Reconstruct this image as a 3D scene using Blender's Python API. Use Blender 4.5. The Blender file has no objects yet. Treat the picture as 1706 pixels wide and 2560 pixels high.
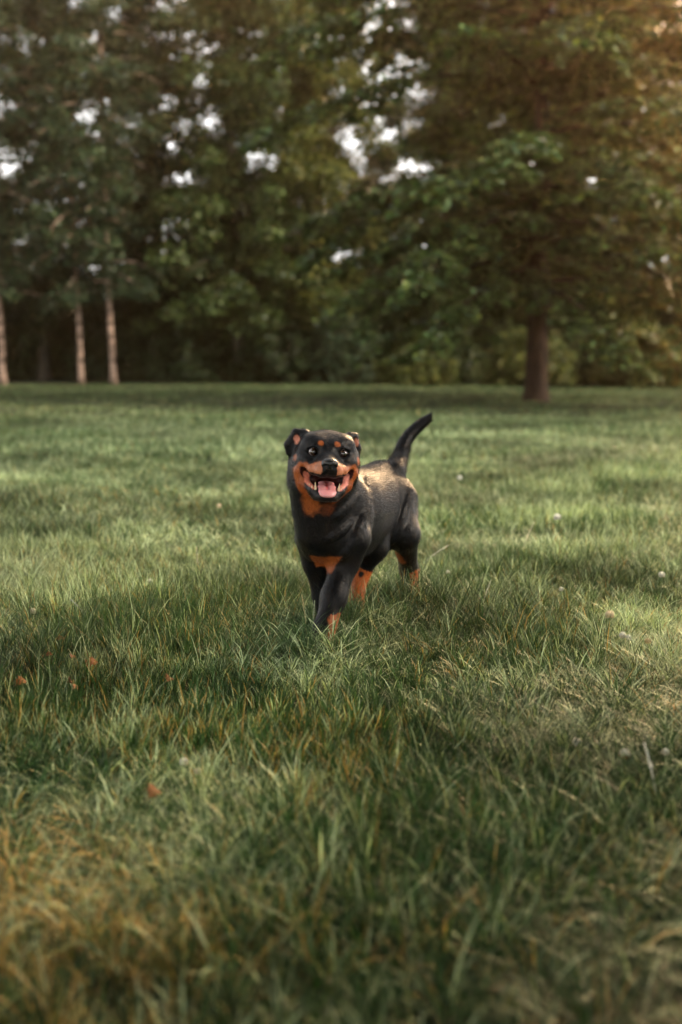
import bpy, math, random
import numpy as np

# ------------------------------------------------------------------ camera, sky, sun, exposure
S = bpy.context.scene
COL = S.collection
CAM_H = 1.06
PITCH = math.atan(390 / 2844)
FPX = 2844.0

cam_d = bpy.data.cameras.new("camera")
cam = bpy.data.objects.new("camera", cam_d)
COL.objects.link(cam)
cam.location = (0, 0, CAM_H)
cam.rotation_euler = (math.pi / 2 - PITCH, 0, 0)
cam_d.sensor_fit = 'AUTO'
cam_d.sensor_width = 36.0
cam_d.lens = 40.0
cam_d.clip_start = 0.05
cam_d.clip_end = 2000
cam_d.dof.use_dof = True
cam_d.dof.focus_distance = 3.93
cam_d.dof.aperture_fstop = 1.5
S.camera = cam

GLOW = 560.0
SUN_AZ = math.radians(108)      # to the right of the view direction
SUN_EL = math.radians(33)
world = bpy.data.worlds.new("World")
S.world = world
world.use_nodes = True
wn = world.node_tree
bg = wn.nodes["Background"]
sky = wn.nodes.new("ShaderNodeTexSky")
sky.sky_type = 'NISHITA'
sky.sun_disc = False
sky.sun_elevation = SUN_EL
sky.sun_rotation = SUN_AZ
sky.air_density = 1.0
sky.dust_density = 4.0
sky.ozone_density = 1.0
# thin bright cloud over most of the sky
ctc = wn.nodes.new("ShaderNodeTexCoord"); cmap = wn.nodes.new("ShaderNodeMapping"); cmap.inputs['Scale'].default_value = (1, 1, 3)
cns = wn.nodes.new("ShaderNodeTexNoise"); cns.inputs['Scale'].default_value = 2.2; cns.inputs['Detail'].default_value = 6
cmr = wn.nodes.new("ShaderNodeMapRange"); cmr.inputs[1].default_value = .32; cmr.inputs[2].default_value = .60; cmr.inputs[3].default_value = .55; cmr.inputs[4].default_value = 1.0
cmx = wn.nodes.new("ShaderNodeMix"); cmx.data_type = 'RGBA'; cmx.inputs[7].default_value = (6.4, 6.4, 6.5, 1)
wn.links.new(ctc.outputs['Generated'], cmap.inputs[0]); wn.links.new(cmap.outputs[0], cns.inputs['Vector'])
# overcast brightens towards the horizon
csx = wn.nodes.new("ShaderNodeSeparateXYZ"); wn.links.new(ctc.outputs['Generated'], csx.inputs[0])
chz = wn.nodes.new("ShaderNodeMapRange"); chz.inputs[1].default_value = 0.05; chz.inputs[2].default_value = .42; chz.inputs[3].default_value = 15.0; chz.inputs[4].default_value = 5.2
wn.links.new(csx.outputs['Z'], chz.inputs[0])
ctn = wn.nodes.new("ShaderNodeMix"); ctn.data_type = 'RGBA'; ctn.blend_type = 'MULTIPLY'; ctn.inputs[0].default_value = 1.0; ctn.inputs[6].default_value = (1, .985, .96, 1)
wn.links.new(chz.outputs[0], ctn.inputs[7]); wn.links.new(ctn.outputs[2], cmx.inputs[7])
wn.links.new(cns.outputs[0], cmr.inputs[0]); wn.links.new(cmr.outputs[0], cmx.inputs[0])
wn.links.new(sky.outputs[0], cmx.inputs[6])
# warm sky patch added out of frame on the right to light the haze
GL_AZ, GL_EL = math.radians(27), math.radians(28)
gdir = (math.sin(GL_AZ) * math.cos(GL_EL), math.cos(GL_AZ) * math.cos(GL_EL), math.sin(GL_EL))
gdt = wn.nodes.new("ShaderNodeVectorMath"); gdt.operation = 'DOT_PRODUCT'; gdt.inputs[1].default_value = gdir
wn.links.new(ctc.outputs['Generated'], gdt.inputs[0])
gmx = wn.nodes.new("ShaderNodeMath"); gmx.operation = 'MAXIMUM'; gmx.inputs[1].default_value = 0.0; wn.links.new(gdt.outputs['Value'], gmx.inputs[0])
gpw = wn.nodes.new("ShaderNodeMath"); gpw.operation = 'POWER'; gpw.inputs[1].default_value = 90.0; wn.links.new(gmx.outputs[0], gpw.inputs[0])
gml = wn.nodes.new("ShaderNodeMath"); gml.operation = 'MULTIPLY'; gml.inputs[1].default_value = GLOW; wn.links.new(gpw.outputs[0], gml.inputs[0])
gcm = wn.nodes.new("ShaderNodeMix"); gcm.data_type = 'RGBA'; gcm.blend_type = 'MULTIPLY'; gcm.inputs[0].default_value = 1.0; gcm.inputs[6].default_value = (1, .66, .36, 1)
wn.links.new(gml.outputs[0], gcm.inputs[7])
gad = wn.nodes.new("ShaderNodeMix"); gad.data_type = 'RGBA'; gad.blend_type = 'ADD'; gad.inputs[0].default_value = 1.0; gad.clamp_result = False
wn.links.new(cmx.outputs[2], gad.inputs[6]); wn.links.new(gcm.outputs[2], gad.inputs[7]); wn.links.new(gad.outputs[2], bg.inputs[0])
bg.inputs[1].default_value = 0.15

sun_d = bpy.data.lights.new("sun", 'SUN')
sun_d.energy = 3.8
sun_d.angle = math.radians(11.0)
sun_d.color = (1.0, 0.86, 0.70)
sun = bpy.data.objects.new("sun", sun_d)
COL.objects.link(sun)
from mathutils import Vector
sdir = Vector((math.sin(SUN_AZ) * math.cos(SUN_EL), math.cos(SUN_AZ) * math.cos(SUN_EL), math.sin(SUN_EL)))
sun.rotation_euler = sdir.to_track_quat('Z', 'Y').to_euler()
sun.location = sdir * 80

S.view_settings.view_transform = 'Standard'
S.view_settings.look = 'None'
S.view_settings.exposure = 0.98
S.view_settings.gamma = 1.0
S.render.engine = 'CYCLES'
S.cycles.use_denoising = True
S.cycles.max_bounces = 8
S.cycles.transmission_bounces = 5
S.cycles.diffuse_bounces = 3
S.cycles.glossy_bounces = 2
S.cycles.volume_bounces = 1
S.cycles.transparent_max_bounces = 4
S.cycles.sample_clamp_indirect = 6.0

# ------------------------------------------------------------------ helpers
def at(px, py, Y):
    """world point on the photograph's ray (px,py) at depth Y: for measuring places"""
    x = (px - 853) / FPX
    y = (1280 - py) / FPX
    dy = math.cos(PITCH) + y * math.sin(PITCH)
    dz = -math.sin(PITCH) + y * math.cos(PITCH)
    t = Y / dy
    return np.array((x * t, Y, CAM_H + dz * t))

class VN:
    def __init__(s, seed):
        s.t = np.random.default_rng(seed).random((256, 256)).astype(np.float32)
    def __call__(s, x, y, f=1.0):
        x = np.asarray(x) * f + 1000.0; y = np.asarray(y) * f + 1000.0
        xi = np.floor(x).astype(int); yi = np.floor(y).astype(int)
        fx = x - xi; fy = y - yi
        fx = fx * fx * (3 - 2 * fx); fy = fy * fy * (3 - 2 * fy)
        g = lambda a, b: s.t[a & 255, b & 255]
        return (g(xi, yi) * (1 - fx) + g(xi + 1, yi) * fx) * (1 - fy) + (g(xi, yi + 1) * (1 - fx) + g(xi + 1, yi + 1) * fx) * fy
N1, N2, N3, N4, N5 = VN(1), VN(2), VN(3), VN(4), VN(5)

def gz(x, y):
    """height of the meadow"""
    x = np.asarray(x, float); y = np.asarray(y, float)
    far = np.clip((y - 8) / 20, 0, 1)
    return (N1(x, y, 0.09) - 0.5) * 0.20 * far + (N2(x, y, 0.7) - 0.5) * 0.03

def gz1(x, y):
    return float(gz(np.array([x]), np.array([y]))[0])

def raw_mesh(name, verts, faces_flat, loop_tot, mat=None, col=None, smooth=False, attr='Col'):
    """fast mesh from numpy arrays"""
    me = bpy.data.meshes.new(name)
    nv = len(verts); nl = len(faces_flat); nf = len(loop_tot)
    me.vertices.add(nv); me.loops.add(nl); me.polygons.add(nf)
    me.vertices.foreach_set('co', np.asarray(verts, np.float32).ravel())
    me.loops.foreach_set('vertex_index', np.asarray(faces_flat, np.int32).ravel())
    lt = np.asarray(loop_tot, np.int32)
    ls = np.concatenate(([0], np.cumsum(lt)[:-1])).astype(np.int32)
    me.polygons.foreach_set('loop_start', ls)
    me.polygons.foreach_set('loop_total', lt)
    if col is not None:
        a = me.color_attributes.new(attr, 'FLOAT_COLOR', 'POINT')
        c = np.ones((nv, 4), np.float32); c[:, :3] = col
        a.data.foreach_set('color', c.ravel())
    me.update(calc_edges=True)
    me.validate()
    me.polygons.foreach_set('use_smooth', np.full(len(me.polygons), smooth))
    if mat: me.materials.append(mat)
    return me

def add_obj(name, me, parent=None, loc=None):
    o = bpy.data.objects.new(name, me)
    COL.objects.link(o)
    if parent is not None: o.parent = parent
    if loc is not None: o.location = loc
    return o

def empty(name, loc):
    o = bpy.data.objects.new(name, None)
    o.empty_display_size = 0.2
    COL.objects.link(o); o.location = loc
    return o

def tag(o, label=None, cat=None, group=None, kind=None):
    if label: o['label'] = label
    if cat: o['category'] = cat
    if group: o['group'] = group
    if kind: o['kind'] = kind
    return o

def leaf_material(name, rough=0.5, trans=0.35, spec=0.4, vary=0.25, tcol=(1.15, 1.25, 0.6)):
    m = bpy.data.materials.new(name); m.use_nodes = True
    n = m.node_tree.nodes; l = m.node_tree.links
    p = n["Principled BSDF"]; out = n["Material Output"]
    a = n.new("ShaderNodeAttribute"); a.attribute_name = 'Col'
    oi = n.new("ShaderNodeTexCoord"); ns = n.new("ShaderNodeTexNoise"); ns.inputs['Scale'].default_value = 3.0
    l.new(oi.outputs['Object'], ns.inputs['Vector'])
    mr = n.new("ShaderNodeMapRange"); mr.inputs[3].default_value = 1 - vary; mr.inputs[4].default_value = 1 + vary
    l.new(ns.outputs[0], mr.inputs[0])
    mx = n.new("ShaderNodeMix"); mx.data_type = 'RGBA'; mx.blend_type = 'MULTIPLY'; mx.inputs[0].default_value = 1
    l.new(a.outputs['Color'], mx.inputs[6]); l.new(mr.outputs[0], mx.inputs[7])
    l.new(mx.outputs[2], p.inputs['Base Color'])
    p.inputs['Roughness'].default_value = rough
    p.inputs['Specular IOR Level'].default_value = spec
    t = n.new("ShaderNodeBsdfTranslucent")
    mt = n.new("ShaderNodeMix"); mt.data_type = 'RGBA'; mt.blend_type = 'MULTIPLY'; mt.inputs[0].default_value = 1
    l.new(mx.outputs[2], mt.inputs[6]); mt.inputs[7].default_value = (*tcol, 1)
    l.new(mt.outputs[2], t.inputs[0])
    ms = n.new("ShaderNodeMixShader"); ms.inputs[0].default_value = trans
    l.new(p.outputs[0], ms.inputs[1]); l.new(t.outputs[0], ms.inputs[2])
    l.new(ms.outputs[0], out.inputs[0])
    return m

def noise_material(name, c1, c2, scale=4, rough=0.9, bump=0.3, vec_scale=(1, 1, 1), detail=6):
    m = bpy.data.materials.new(name); m.use_nodes = True
    n = m.node_tree.nodes; l = m.node_tree.links
    p = n["Principled BSDF"]
    tc = n.new("ShaderNodeTexCoord"); mp = n.new("ShaderNodeMapping"); mp.inputs['Scale'].default_value = vec_scale
    ns = n.new("ShaderNodeTexNoise"); ns.inputs['Scale'].default_value = scale; ns.inputs['Detail'].default_value = detail
    cr = n.new("ShaderNodeValToRGB")
    cr.color_ramp.elements[0].position = 0.35; cr.color_ramp.elements[0].color = (*c1, 1)
    cr.color_ramp.elements[1].position = 0.65; cr.color_ramp.elements[1].color = (*c2, 1)
    l.new(tc.outputs['Object'], mp.inputs[0]); l.new(mp.outputs[0], ns.inputs['Vector'])
    l.new(ns.outputs[0], cr.inputs[0]); l.new(cr.outputs[0], p.inputs['Base Color'])
    p.inputs['Roughness'].default_value = rough
    p.inputs['Specular IOR Level'].default_value = 0.2
    b = n.new("ShaderNodeBump"); b.inputs['Strength'].default_value = bump; b.inputs['Distance'].default_value = 0.03
    l.new(ns.outputs[0], b.inputs['Height']); l.new(b.outputs[0], p.inputs['Normal'])
    return m

def vcol_material(name, rough=0.5, spec=0.5, sheen=0.0, noise=0.0, nscale=80, bump=0.0, coat=0.0, sss=0.0):
    m = bpy.data.materials.new(name); m.use_nodes = True
    n = m.node_tree.nodes; l = m.node_tree.links
    p = n["Principled BSDF"]
    a = n.new("ShaderNodeAttribute"); a.attribute_name = 'Col'
    src = a.outputs['Color']
    tc = n.new("ShaderNodeTexCoord"); ns = n.new("ShaderNodeTexNoise"); ns.inputs['Scale'].default_value = nscale; ns.inputs['Detail'].default_value = 3
    l.new(tc.outputs['Object'], ns.inputs['Vector'])
    if noise:
        mr = n.new("ShaderNodeMapRange"); mr.inputs[3].default_value = 1 - noise; mr.inputs[4].default_value = 1 + noise
        l.new(ns.outputs[0], mr.inputs[0])
        mx = n.new("ShaderNodeMix"); mx.data_type = 'RGBA'; mx.blend_type = 'MULTIPLY'; mx.inputs[0].default_value = 1
        l.new(src, mx.inputs[6]); l.new(mr.outputs[0], mx.inputs[7]); src = mx.outputs[2]
    l.new(src, p.inputs['Base Color'])
    p.inputs['Roughness'].default_value = rough
    p.inputs['Specular IOR Level'].default_value = spec
    p.inputs['Sheen Weight'].default_value = sheen
    p.inputs['Sheen Roughness'].default_value = 0.35
    p.inputs['Coat Weight'].default_value = coat
    if sss:
        p.inputs['Subsurface Weight'].default_value = sss; p.inputs['Subsurface Scale'].default_value = 0.01
    if bump:
        b = n.new("ShaderNodeBump"); b.inputs['Strength'].default_value = bump; b.inputs['Distance'].default_value = 0.004
        l.new(ns.outputs[0], b.inputs['Height']); l.new(b.outputs[0], p.inputs['Normal'])
    return m

def tube(pts, rad, sides=8, ripple=0.0, rng=None):
    """tapered tube along pts -> verts, quads"""
    pts = np.asarray(pts, float); n = len(pts)
    T = np.gradient(pts, axis=0); T /= np.linalg.norm(T, axis=1)[:, None] + 1e-9
    ref = np.array((0.0, 1.0, 0.0)) if abs(T[:, 2]).mean() > 0.7 else np.array((0, 0, 1.0))
    A = np.cross(T, ref); A /= np.linalg.norm(A, axis=1)[:, None] + 1e-9
    B = np.cross(T, A)
    ang = np.arange(sides) * 2 * np.pi / sides
    rr = np.asarray(rad, float)[:, None] * np.ones((n, sides))
    if ripple and rng is not None: rr *= 1 + ripple * (rng.random((n, sides)) - .5) + ripple * (rng.random(sides) - .5)[None]
    V = pts[:, None] + rr[..., None] * (np.cos(ang)[None, :, None] * A[:, None] + np.sin(ang)[None, :, None] * B[:, None])
    i = np.arange(n - 1)[:, None] * sides; j = np.arange(sides)[None]; k = (j + 1) % sides
    Q = np.stack((i + j, i + k, i + sides + k, i + sides + j), -1).reshape(-1, 4)
    return V.reshape(-1, 3), Q

def join_vq(lst):
    V = []; Q = []; o = 0
    for v, q in lst:
        V.append(v); Q.append(q + o); o += len(v)
    return np.concatenate(V), np.concatenate(Q)
# ------------------------------------------------------------------ the dog
class Field:
    """distance field on a grid, sculpted with smooth unions and cuts"""
    def __init__(s, lo, hi, h):
        s.lo = np.array(lo, float); s.h = h
        s.n = np.ceil((np.array(hi) - s.lo) / h).astype(int) + 1
        s.F = np.full(s.n, 0.25, np.float32)
        s.ax = [s.lo[i] + np.arange(s.n[i]) * h for i in range(3)]
    def box(s, lo, hi, m):
        i0 = np.maximum(np.floor((np.array(lo) - m - s.lo) / s.h).astype(int), 0)
        i1 = np.minimum(np.ceil((np.array(hi) + m - s.lo) / s.h).astype(int) + 1, s.n)
        if (i1 <= i0).any(): return None
        sl = tuple(slice(a, b) for a, b in zip(i0, i1))
        P = np.stack(np.meshgrid(*[s.ax[i][sl[i]] for i in range(3)], indexing='ij'), -1).astype(np.float32)
        return sl, P
    def put(s, sl, d, k, cut):
        F = s.F[sl]
        if cut:
            d = -d; hh = np.maximum(k - np.abs(F - d), 0) / k
            s.F[sl] = np.maximum(F, d) + hh * hh * k * .25
        else:
            hh = np.maximum(k - np.abs(F - d), 0) / k
            s.F[sl] = np.minimum(F, d) - hh * hh * k * .25
    def ell(s, c, r, fr=None, k=.03, cut=False):
        c = np.array(c, float); r = np.array(r, float)
        R = max(r); b = s.box(c - R, c + R, k + .03)
        if b is None: return
        sl, P = b; q = P - c.astype(np.float32)
        if fr is not None: q = q @ np.array(fr, np.float32).T
        k0 = np.sqrt(((q / r) ** 2).sum(-1)); k1 = np.sqrt(((q / r ** 2) ** 2).sum(-1)) + 1e-6
        s.put(sl, (k0 * (k0 - 1) / k1).astype(np.float32), k, cut)
    def cone(s, a, b_, r1, r2, k=.03, cut=False):
        a = np.array(a, float); b_ = np.array(b_, float); R = max(r1, r2)
        b = s.box(np.minimum(a, b_) - R, np.maximum(a, b_) + R, k + .03)
        if b is None: return
        sl, P = b; ba = b_ - a
        t = np.clip(((P - a) @ ba) / (ba @ ba + 1e-12), 0, 1)
        d = np.linalg.norm(P - a - t[..., None] * ba, axis=-1) - (r1 + (r2 - r1) * t)
        s.put(sl, d.astype(np.float32), k, cut)
    def chain(s, pts, rs, k=.03, cut=False):
        for i in range(len(pts) - 1): s.cone(pts[i], pts[i + 1], rs[i], rs[i + 1], k, cut)
    def mesh(s):
        F = s.F; n = F.shape; neg = F < 0
        cnt = np.zeros([m - 1 for m in n], np.int16)
        sl0 = slice(0, -1); sl1 = slice(1, None)
        for dx in (sl0, sl1):
            for dy in (sl0, sl1):
                for dz in (sl0, sl1): cnt += neg[dx, dy, dz]
        act = (cnt > 0) & (cnt < 8)
        idx = np.full(act.shape, -1, np.int64); cells = np.argwhere(act); idx[act] = np.arange(len(cells))
        acc = np.zeros((len(cells), 3)); num = np.zeros(len(cells))
        i, j, kk = cells.T
        cor = [(a, b, c) for a in (0, 1) for b in (0, 1) for c in (0, 1)]
        val = {c: F[i + c[0], j + c[1], kk + c[2]].astype(float) for c in cor}
        for c in cor:
            for ax in range(3):
                if c[ax] == 0:
                    c2 = list(c); c2[ax] = 1; c2 = tuple(c2)
                    v0, v1 = val[c], val[c2]; m = (v0 < 0) != (v1 < 0)
                    t = np.where(m, v0 / np.where(m, v0 - v1, 1), 0)
                    p = np.array(c, float)[None].repeat(len(cells), 0); p[:, ax] = t
                    acc[m] += p[m]; num[m] += 1
        V = s.lo + (cells + acc / np.maximum(num, 1)[:, None]) * s.h
        Q = []
        for ax in range(3):
            a, b = [(1, 2), (2, 0), (0, 1)][ax]
            lo = [slice(1, n[d] - 1) for d in range(3)]; lo[ax] = slice(0, n[ax] - 1)
            hi = list(lo); hi[ax] = slice(1, n[ax])
            f0 = neg[tuple(lo)]; f1 = neg[tuple(hi)]
            e = np.argwhere(f0 != f1)
            if len(e) == 0: continue
            off = np.array([l.start for l in lo]); fl = f0[tuple(e.T)]; e = e + off
            def g(da, db):
                q = e.copy(); q[:, a] -= da; q[:, b] -= db
                return idx[tuple(q.T)]
            q = np.stack((g(1, 1), g(0, 1), g(0, 0), g(1, 0)), 1)
            q[~fl] = q[~fl][:, ::-1]
            Q.append(q)
        Q = np.concatenate(Q); Q = Q[(Q >= 0).all(1)]
        return V, Q

def relax(V, Q, it=2, w=.5):
    E = np.concatenate([Q[:, [0, 1]], Q[:, [1, 2]], Q[:, [2, 3]], Q[:, [3, 0]]])
    E = np.concatenate([E, E[:, ::-1]])
    for _ in range(it):
        A = np.stack([np.bincount(E[:, 0], V[E[:, 1], k], len(V)) for k in range(3)], 1)
        c = np.bincount(E[:, 0], minlength=len(V))[:, None]
        V = V * (1 - w) + w * A / np.maximum(c, 1)
    return V

def vnormals(V, Q):
    n = np.cross(V[Q[:, 2]] - V[Q[:, 0]], V[Q[:, 3]] - V[Q[:, 1]])
    N = np.zeros_like(V)
    for k in range(4):
        for a in range(3): N[:, a] += np.bincount(Q[:, k], n[:, a], len(V))
    return N / (np.linalg.norm(N, axis=1)[:, None] + 1e-12), n

# ---- frames
BD = np.array((-.37, -.929, 0.)); BS = np.array((.929, -.37, 0.)); UP = np.array((0, 0, 1.))
C0 = np.array((-.072, 4.02, 0.))
BF = np.stack((BS, BD, UP))
def B(s, side, z): return C0 - BD * s + BS * side + UP * z
hy, hr_, hp = math.radians(5), math.radians(4), math.radians(0)
HFw = np.array((math.sin(hy), -math.cos(hy), 0.))
HR0 = np.array((math.cos(hy), math.sin(hy), 0.))
HRt = HR0 * math.cos(hr_) - UP * math.sin(hr_)
HUp = UP * math.cos(hr_) + HR0 * math.sin(hr_)
HO = at(821, 1132, 3.90)
HF = np.stack((HRt, HFw, HUp))
def H(a, b, c): return HO + (HRt * a + HFw * b + HUp * c) * .01

def dog():
    fur_h = .0034
    F = Field((-.27, 3.72, -.02), (.38, 4.95, .93), fur_h)
    # trunk
    F.ell(B(.30, 0, .464), (.128, .235, .176), BF)
    F.ell(B(.43, 0, .43), (.10, .20, .135), BF, k=.05)
    F.ell(B(.50, 0, .475), (.116, .20, .155), BF, k=.05)
    F.ell(B(.64, 0, .492), (.108, .125, .145), BF, k=.05)
    F.ell(B(.10, .026, .445), (.082, .14, .150), BF, k=.05)
    F.ell(B(.14, 0, .56), (.080, .15, .095), BF, k=.05)
    # neck and throat
    F.cone(B(.10, 0, .53), H(0, -10, -5), .108, .100, k=.06)
    F.cone(B(.00, 0, .45), H(-1, -8, -12), .088, .088, k=.05)
    F.cone(B(.02, -.015, .43), H(-4, -8, -12), .070, .080, k=.04)
    # shoulders
    for sd in (-1, 1):
        F.ell(B(.12, sd * .072 + .012, .47), (.052, .085, .13), BF, k=.035)
        F.ell(B(.05, sd * .055 + .018, .40), (.055, .07, .085), BF, k=.035)
    # forelegs: left one reaches forward and across, right one under the body
    fl = [B(.07, .095, .41), at(862, 1400, 4.06), at(835, 1492, 3.99), at(812, 1570, 3.93), at(806, 1622, 3.89)]
    F.chain(fl, [.066, .052, .043, .036, .034], k=.03)
    fr = [B(.08, -.070, .40), at(792, 1405, 4.12), at(810, 1490, 4.14), at(818, 1560, 4.13), at(818, 1592, 4.10)]
    F.chain(fr, [.062, .048, .037, .030, .032], k=.03)
    # hind legs
    hl = [B(.63, .052, .46), at(1010, 1335, 4.50), at(1024, 1428, 4.66), at(1037, 1522, 4.60)]
    F.chain(hl, [.105, .058, .030, .027], k=.04)
    F.cone(at(1008, 1290, 4.62), at(1022, 1428, 4.67), .062, .026, k=.03)
    F.ell(at(1024, 1426, 4.685), (.026, .03, .032), BF, k=.02)
    hr = [B(.60, -.06, .45), at(936, 1368, 4.38), at(899, 1434, 4.40), at(890, 1542, 4.33)]
    F.chain(hr, [.09, .048, .030, .027], k=.04)
    F.cone(at(950, 1350, 4.50), at(903, 1432, 4.42), .055, .028, k=.03)
    F.ell(at(902, 1430, 4.41), (.026, .03, .030), BF, k=.02)
    # paws with toes
    for c, f in ((fl[-1], BD), (fr[-1], BD), (hl[-1], BD), (hr[-1], BD)):
        c = np.array((c[0], c[1], 0.034)) + f * .012
        F.ell(c, (.038, .045, .030), BF, k=.025)
        for i, t in enumerate((-.027, -.009, .009, .027)):
            F.ell(c + f * (.040 - abs(t) * .4) + BS * t + UP * -.006, (.0115, .022, .019), BF, k=.006)
    # tail
    tl = [at(985, 1180, 4.60), at(999, 1146, 4.70), at(1012, 1107, 4.74), at(1032, 1080, 4.77), at(1060, 1055, 4.79), at(1089, 1036, 4.80)]
    tp = np.array(tl); tr = np.array([.043, .033, .0275, .025, .021, .012]); tt_ = np.linspace(0, 5, 26)
    def cr(a, t):
        i = min(int(t), 4); f = t - i; g = lambda j: a[min(max(j, 0), 5)]
        p0, p1, p2, p3 = g(i - 1), g(i), g(i + 1), g(i + 2)
        return .5 * (2 * p1 + (p2 - p0) * f + (2 * p0 - 5 * p1 + 4 * p2 - p3) * f * f + (3 * p1 - p0 - 3 * p2 + p3) * f ** 3)
    T_ = [cr(tp, t) for t in tt_]; TR = [cr(tr, t) for t in tt_]
    F.chain(T_[:5], TR[:5], k=.012); F.chain(T_[4:], TR[4:], k=.002)
    # ---- skull
    e = lambda c, r, k=.02, cut=False: F.ell(H(*c), np.array(r) * .01, HF, k, cut)
    cn = lambda a, b, r1, r2, k=.015, cut=False: F.cone(H(*a), H(*b), r1 * .01, r2 * .01, k, cut)
    e((0, -7, .2), (9.3, 8.5, 6.2), k=.03)
    e((0, -9, .8), (8.5, 7.5, 5.9), k=.03)
    for s in (-1, 1):
        e((s * 5.0, -4.8, 3.1), (4.4, 4.5, 3.2))            # temples, flat top
        e((s * 7.6, -6.5, -4.5), (4.2, 6.2, 6.5), k=.03)    # cheeks
        e((s * 3.0, -1.7, 2.2), (2.6, 2.6, 1.9), k=.018)    # brow
        cn((s * 6.6, -1.6, 1.7), (s * 3.4, -.5, 1.5), .8, .9, k=.012)
        e((s * 6.4, -1.8, -2.9), (3.0, 3.2, 2.2), k=.02)    # cheek bone under the eye
    e((0, -1.0, .6), (2.0, 3.0, 3.0), k=.03, cut=False)
    cn((0, -.6, 7.5), (0, 2.3, 3.0), .5, .3, k=.02, cut=True)   # furrow between the brows
    # muzzle
    cn((0, -1.5, -1.6), (0, 7.6, -3.6), 3.0, 2.6, k=.022)
    for s in (-1, 1):
        cn((s * 2.2, -1, -4.0), (s * 1.9, 7.0, -5.2), 3.0, 2.5, k=.02)
        cn((s * 1.9, 7.6, -5.8), (s * 4.6, 4.0, -5.6), 1.9, 1.8, k=.014)   # flews
        cn((s * 4.6, 4.0, -5.6), (s * 8.0, -1.2, -4.6), 1.8, 1.1, k=.012)
        # smiling cheek fold beside the open mouth, running down to the chin
        cn((s * 8.0, -1.2, -4.6), (s * 9.3, -2.2, -7.0), 1.1, 1.2, k=.012)
        cn((s * 9.3, -2.2, -7.0), (s * 7.6, -1.2, -11.4), 1.2, 1.3, k=.014)
        cn((s * 7.6, -1.2, -11.4), (s * 3.4, 2.6, -14.6), 1.3, 1.5, k=.014)
        # jaw bones
        cn((s * 6.6, -3, -9.0), (s * 4.4, 2.5, -12.9), 1.6, 1.3, k=.015)
        cn((s * 4.4, 2.5, -12.9), (s * 1.5, 5.6, -14.2), 1.3, 1.3, k=.015)
    e((0, 2.6, -15.0), (4.4, 4.6, 1.7), k=.015)
    e((0, -4.5, -13.0), (7.2, 5.5, 4.0), k=.03)
    # open mouth
    e((0, 2.5, -10.4), (4.8, 8.0, 2.9), k=.008, cut=True)
    e((0, 1.0, -9.4), (6.4, 4.2, 2.9), k=.008, cut=True)
    for s in (-1, 1):
        cn((s * 4.6, 1.6, -9.2), (s * 7.3, -.4, -7.2), 1.9, 1.25, k=.006, cut=True)
        cn((s * 7.3, -.4, -7.2), (s * 7.8, .2, -6.2), 1.25, .9, k=.005, cut=True)
        cn((s * 5.2, 2.5, -8.6), (s * 7.9, 1.5, -6.3), 1.3, .8, k=.005, cut=True)
        # inner lips inside the fold
        cn((s * 7.3, -1.7, -8.0), (s * 6.4, -.2, -10.6), .75, .75, k=.005)
        cn((s * 6.4, -.2, -10.6), (s * 4.3, 3.2, -12.2), .75, .8, k=.005)
        e((s * 5.25, .0, .05), (1.85, 1.8, 1.6), k=.006, cut=True)
    for s in (-1, 1):
        cn((s * 3.6, -.1, 1.7), (s * 5.1, .3, 2.2), .42, .42, k=.006); cn((s * 5.1, .3, 2.2), (s * 6.9, -.5, 1.4), .42, .42, k=.006)
        cn((s * 3.7, -.1, -1.3), (s * 5.3, .2, -2.0), .33, .36, k=.006); cn((s * 5.3, .2, -2.0), (s * 6.9, -.6, -1.2), .36, .33, k=.006)
    cn((0, 9.8, -6.0), (0, 8.6, -8.0), .25, .25, k=.006, cut=True)      # philtrum
    # ears: folded back flaps, standing away from the skull
    for s, q in ((-1, 1.15), (1, .38)):
        rt = (s * 8.0, -7.5, 5.4)
        mid = (s * (8.4 + 2.4 * q), -8.0, 5.7)
        low = (s * (9.5 + 3.5 * q), -8.4, 1.4)
        tip = (s * (9.9 + 2.9 * q), -8.2, -1.5)
        cn(rt, mid, 1.9, 1.3, k=.012)
        cn(mid, low, 1.3, 1.3, k=.010)
        cn(low, tip, 1.35, .9, k=.008)
        cn((s * 8.6, -7.5, 3.4), (s * (9.2 + 2.6 * q), -8.0, 1.8), 1.9, 1.5, k=.010)
        cn((s * 9.0, -7.6, 2.0), (s * (9.2 + 2.2 * q), -8.0, -.2), 1.6, 1.2, k=.010)
        cn((s * (8.9 + 1.5 * q), -5.9, 4.3), (s * (9.3 + 2.4 * q), -6.2, 1.8), .9, .8, k=.007, cut=True)
    # heavy ruff behind the cheek
    cn((-9.6, -10, -2.5), (-9.6, -9.5, -10.5), 3.3, 3.2, k=.02)
    cn((8.4, -10, -2.5), (8.2, -9.5, -8.5), 2.6, 2.8, k=.02)
    # skin folds, laid where the coat of the photograph shows them
    def surf(px, py):
        o = np.array((0, 0, CAM_H)); d = at(px, py, 1.0) - o
        Y = np.arange(3.70, 4.95, .002); P = o + d[None] * Y[:, None]
        ii = np.round((P - F.lo) / F.h).astype(int)
        ok = ((ii >= 0) & (ii < F.n)).all(1)
        v = np.full(len(Y), 1.0); v[ok] = F.F[tuple(ii[ok].T)]
        h = np.argmax(v < 0)
        return P[h] + d * .0
    def zc(L_): return [surf(640 + X / 3.136, 980 + Y_ / 3.136) for X, Y_ in L_]
    base = F.F
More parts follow.
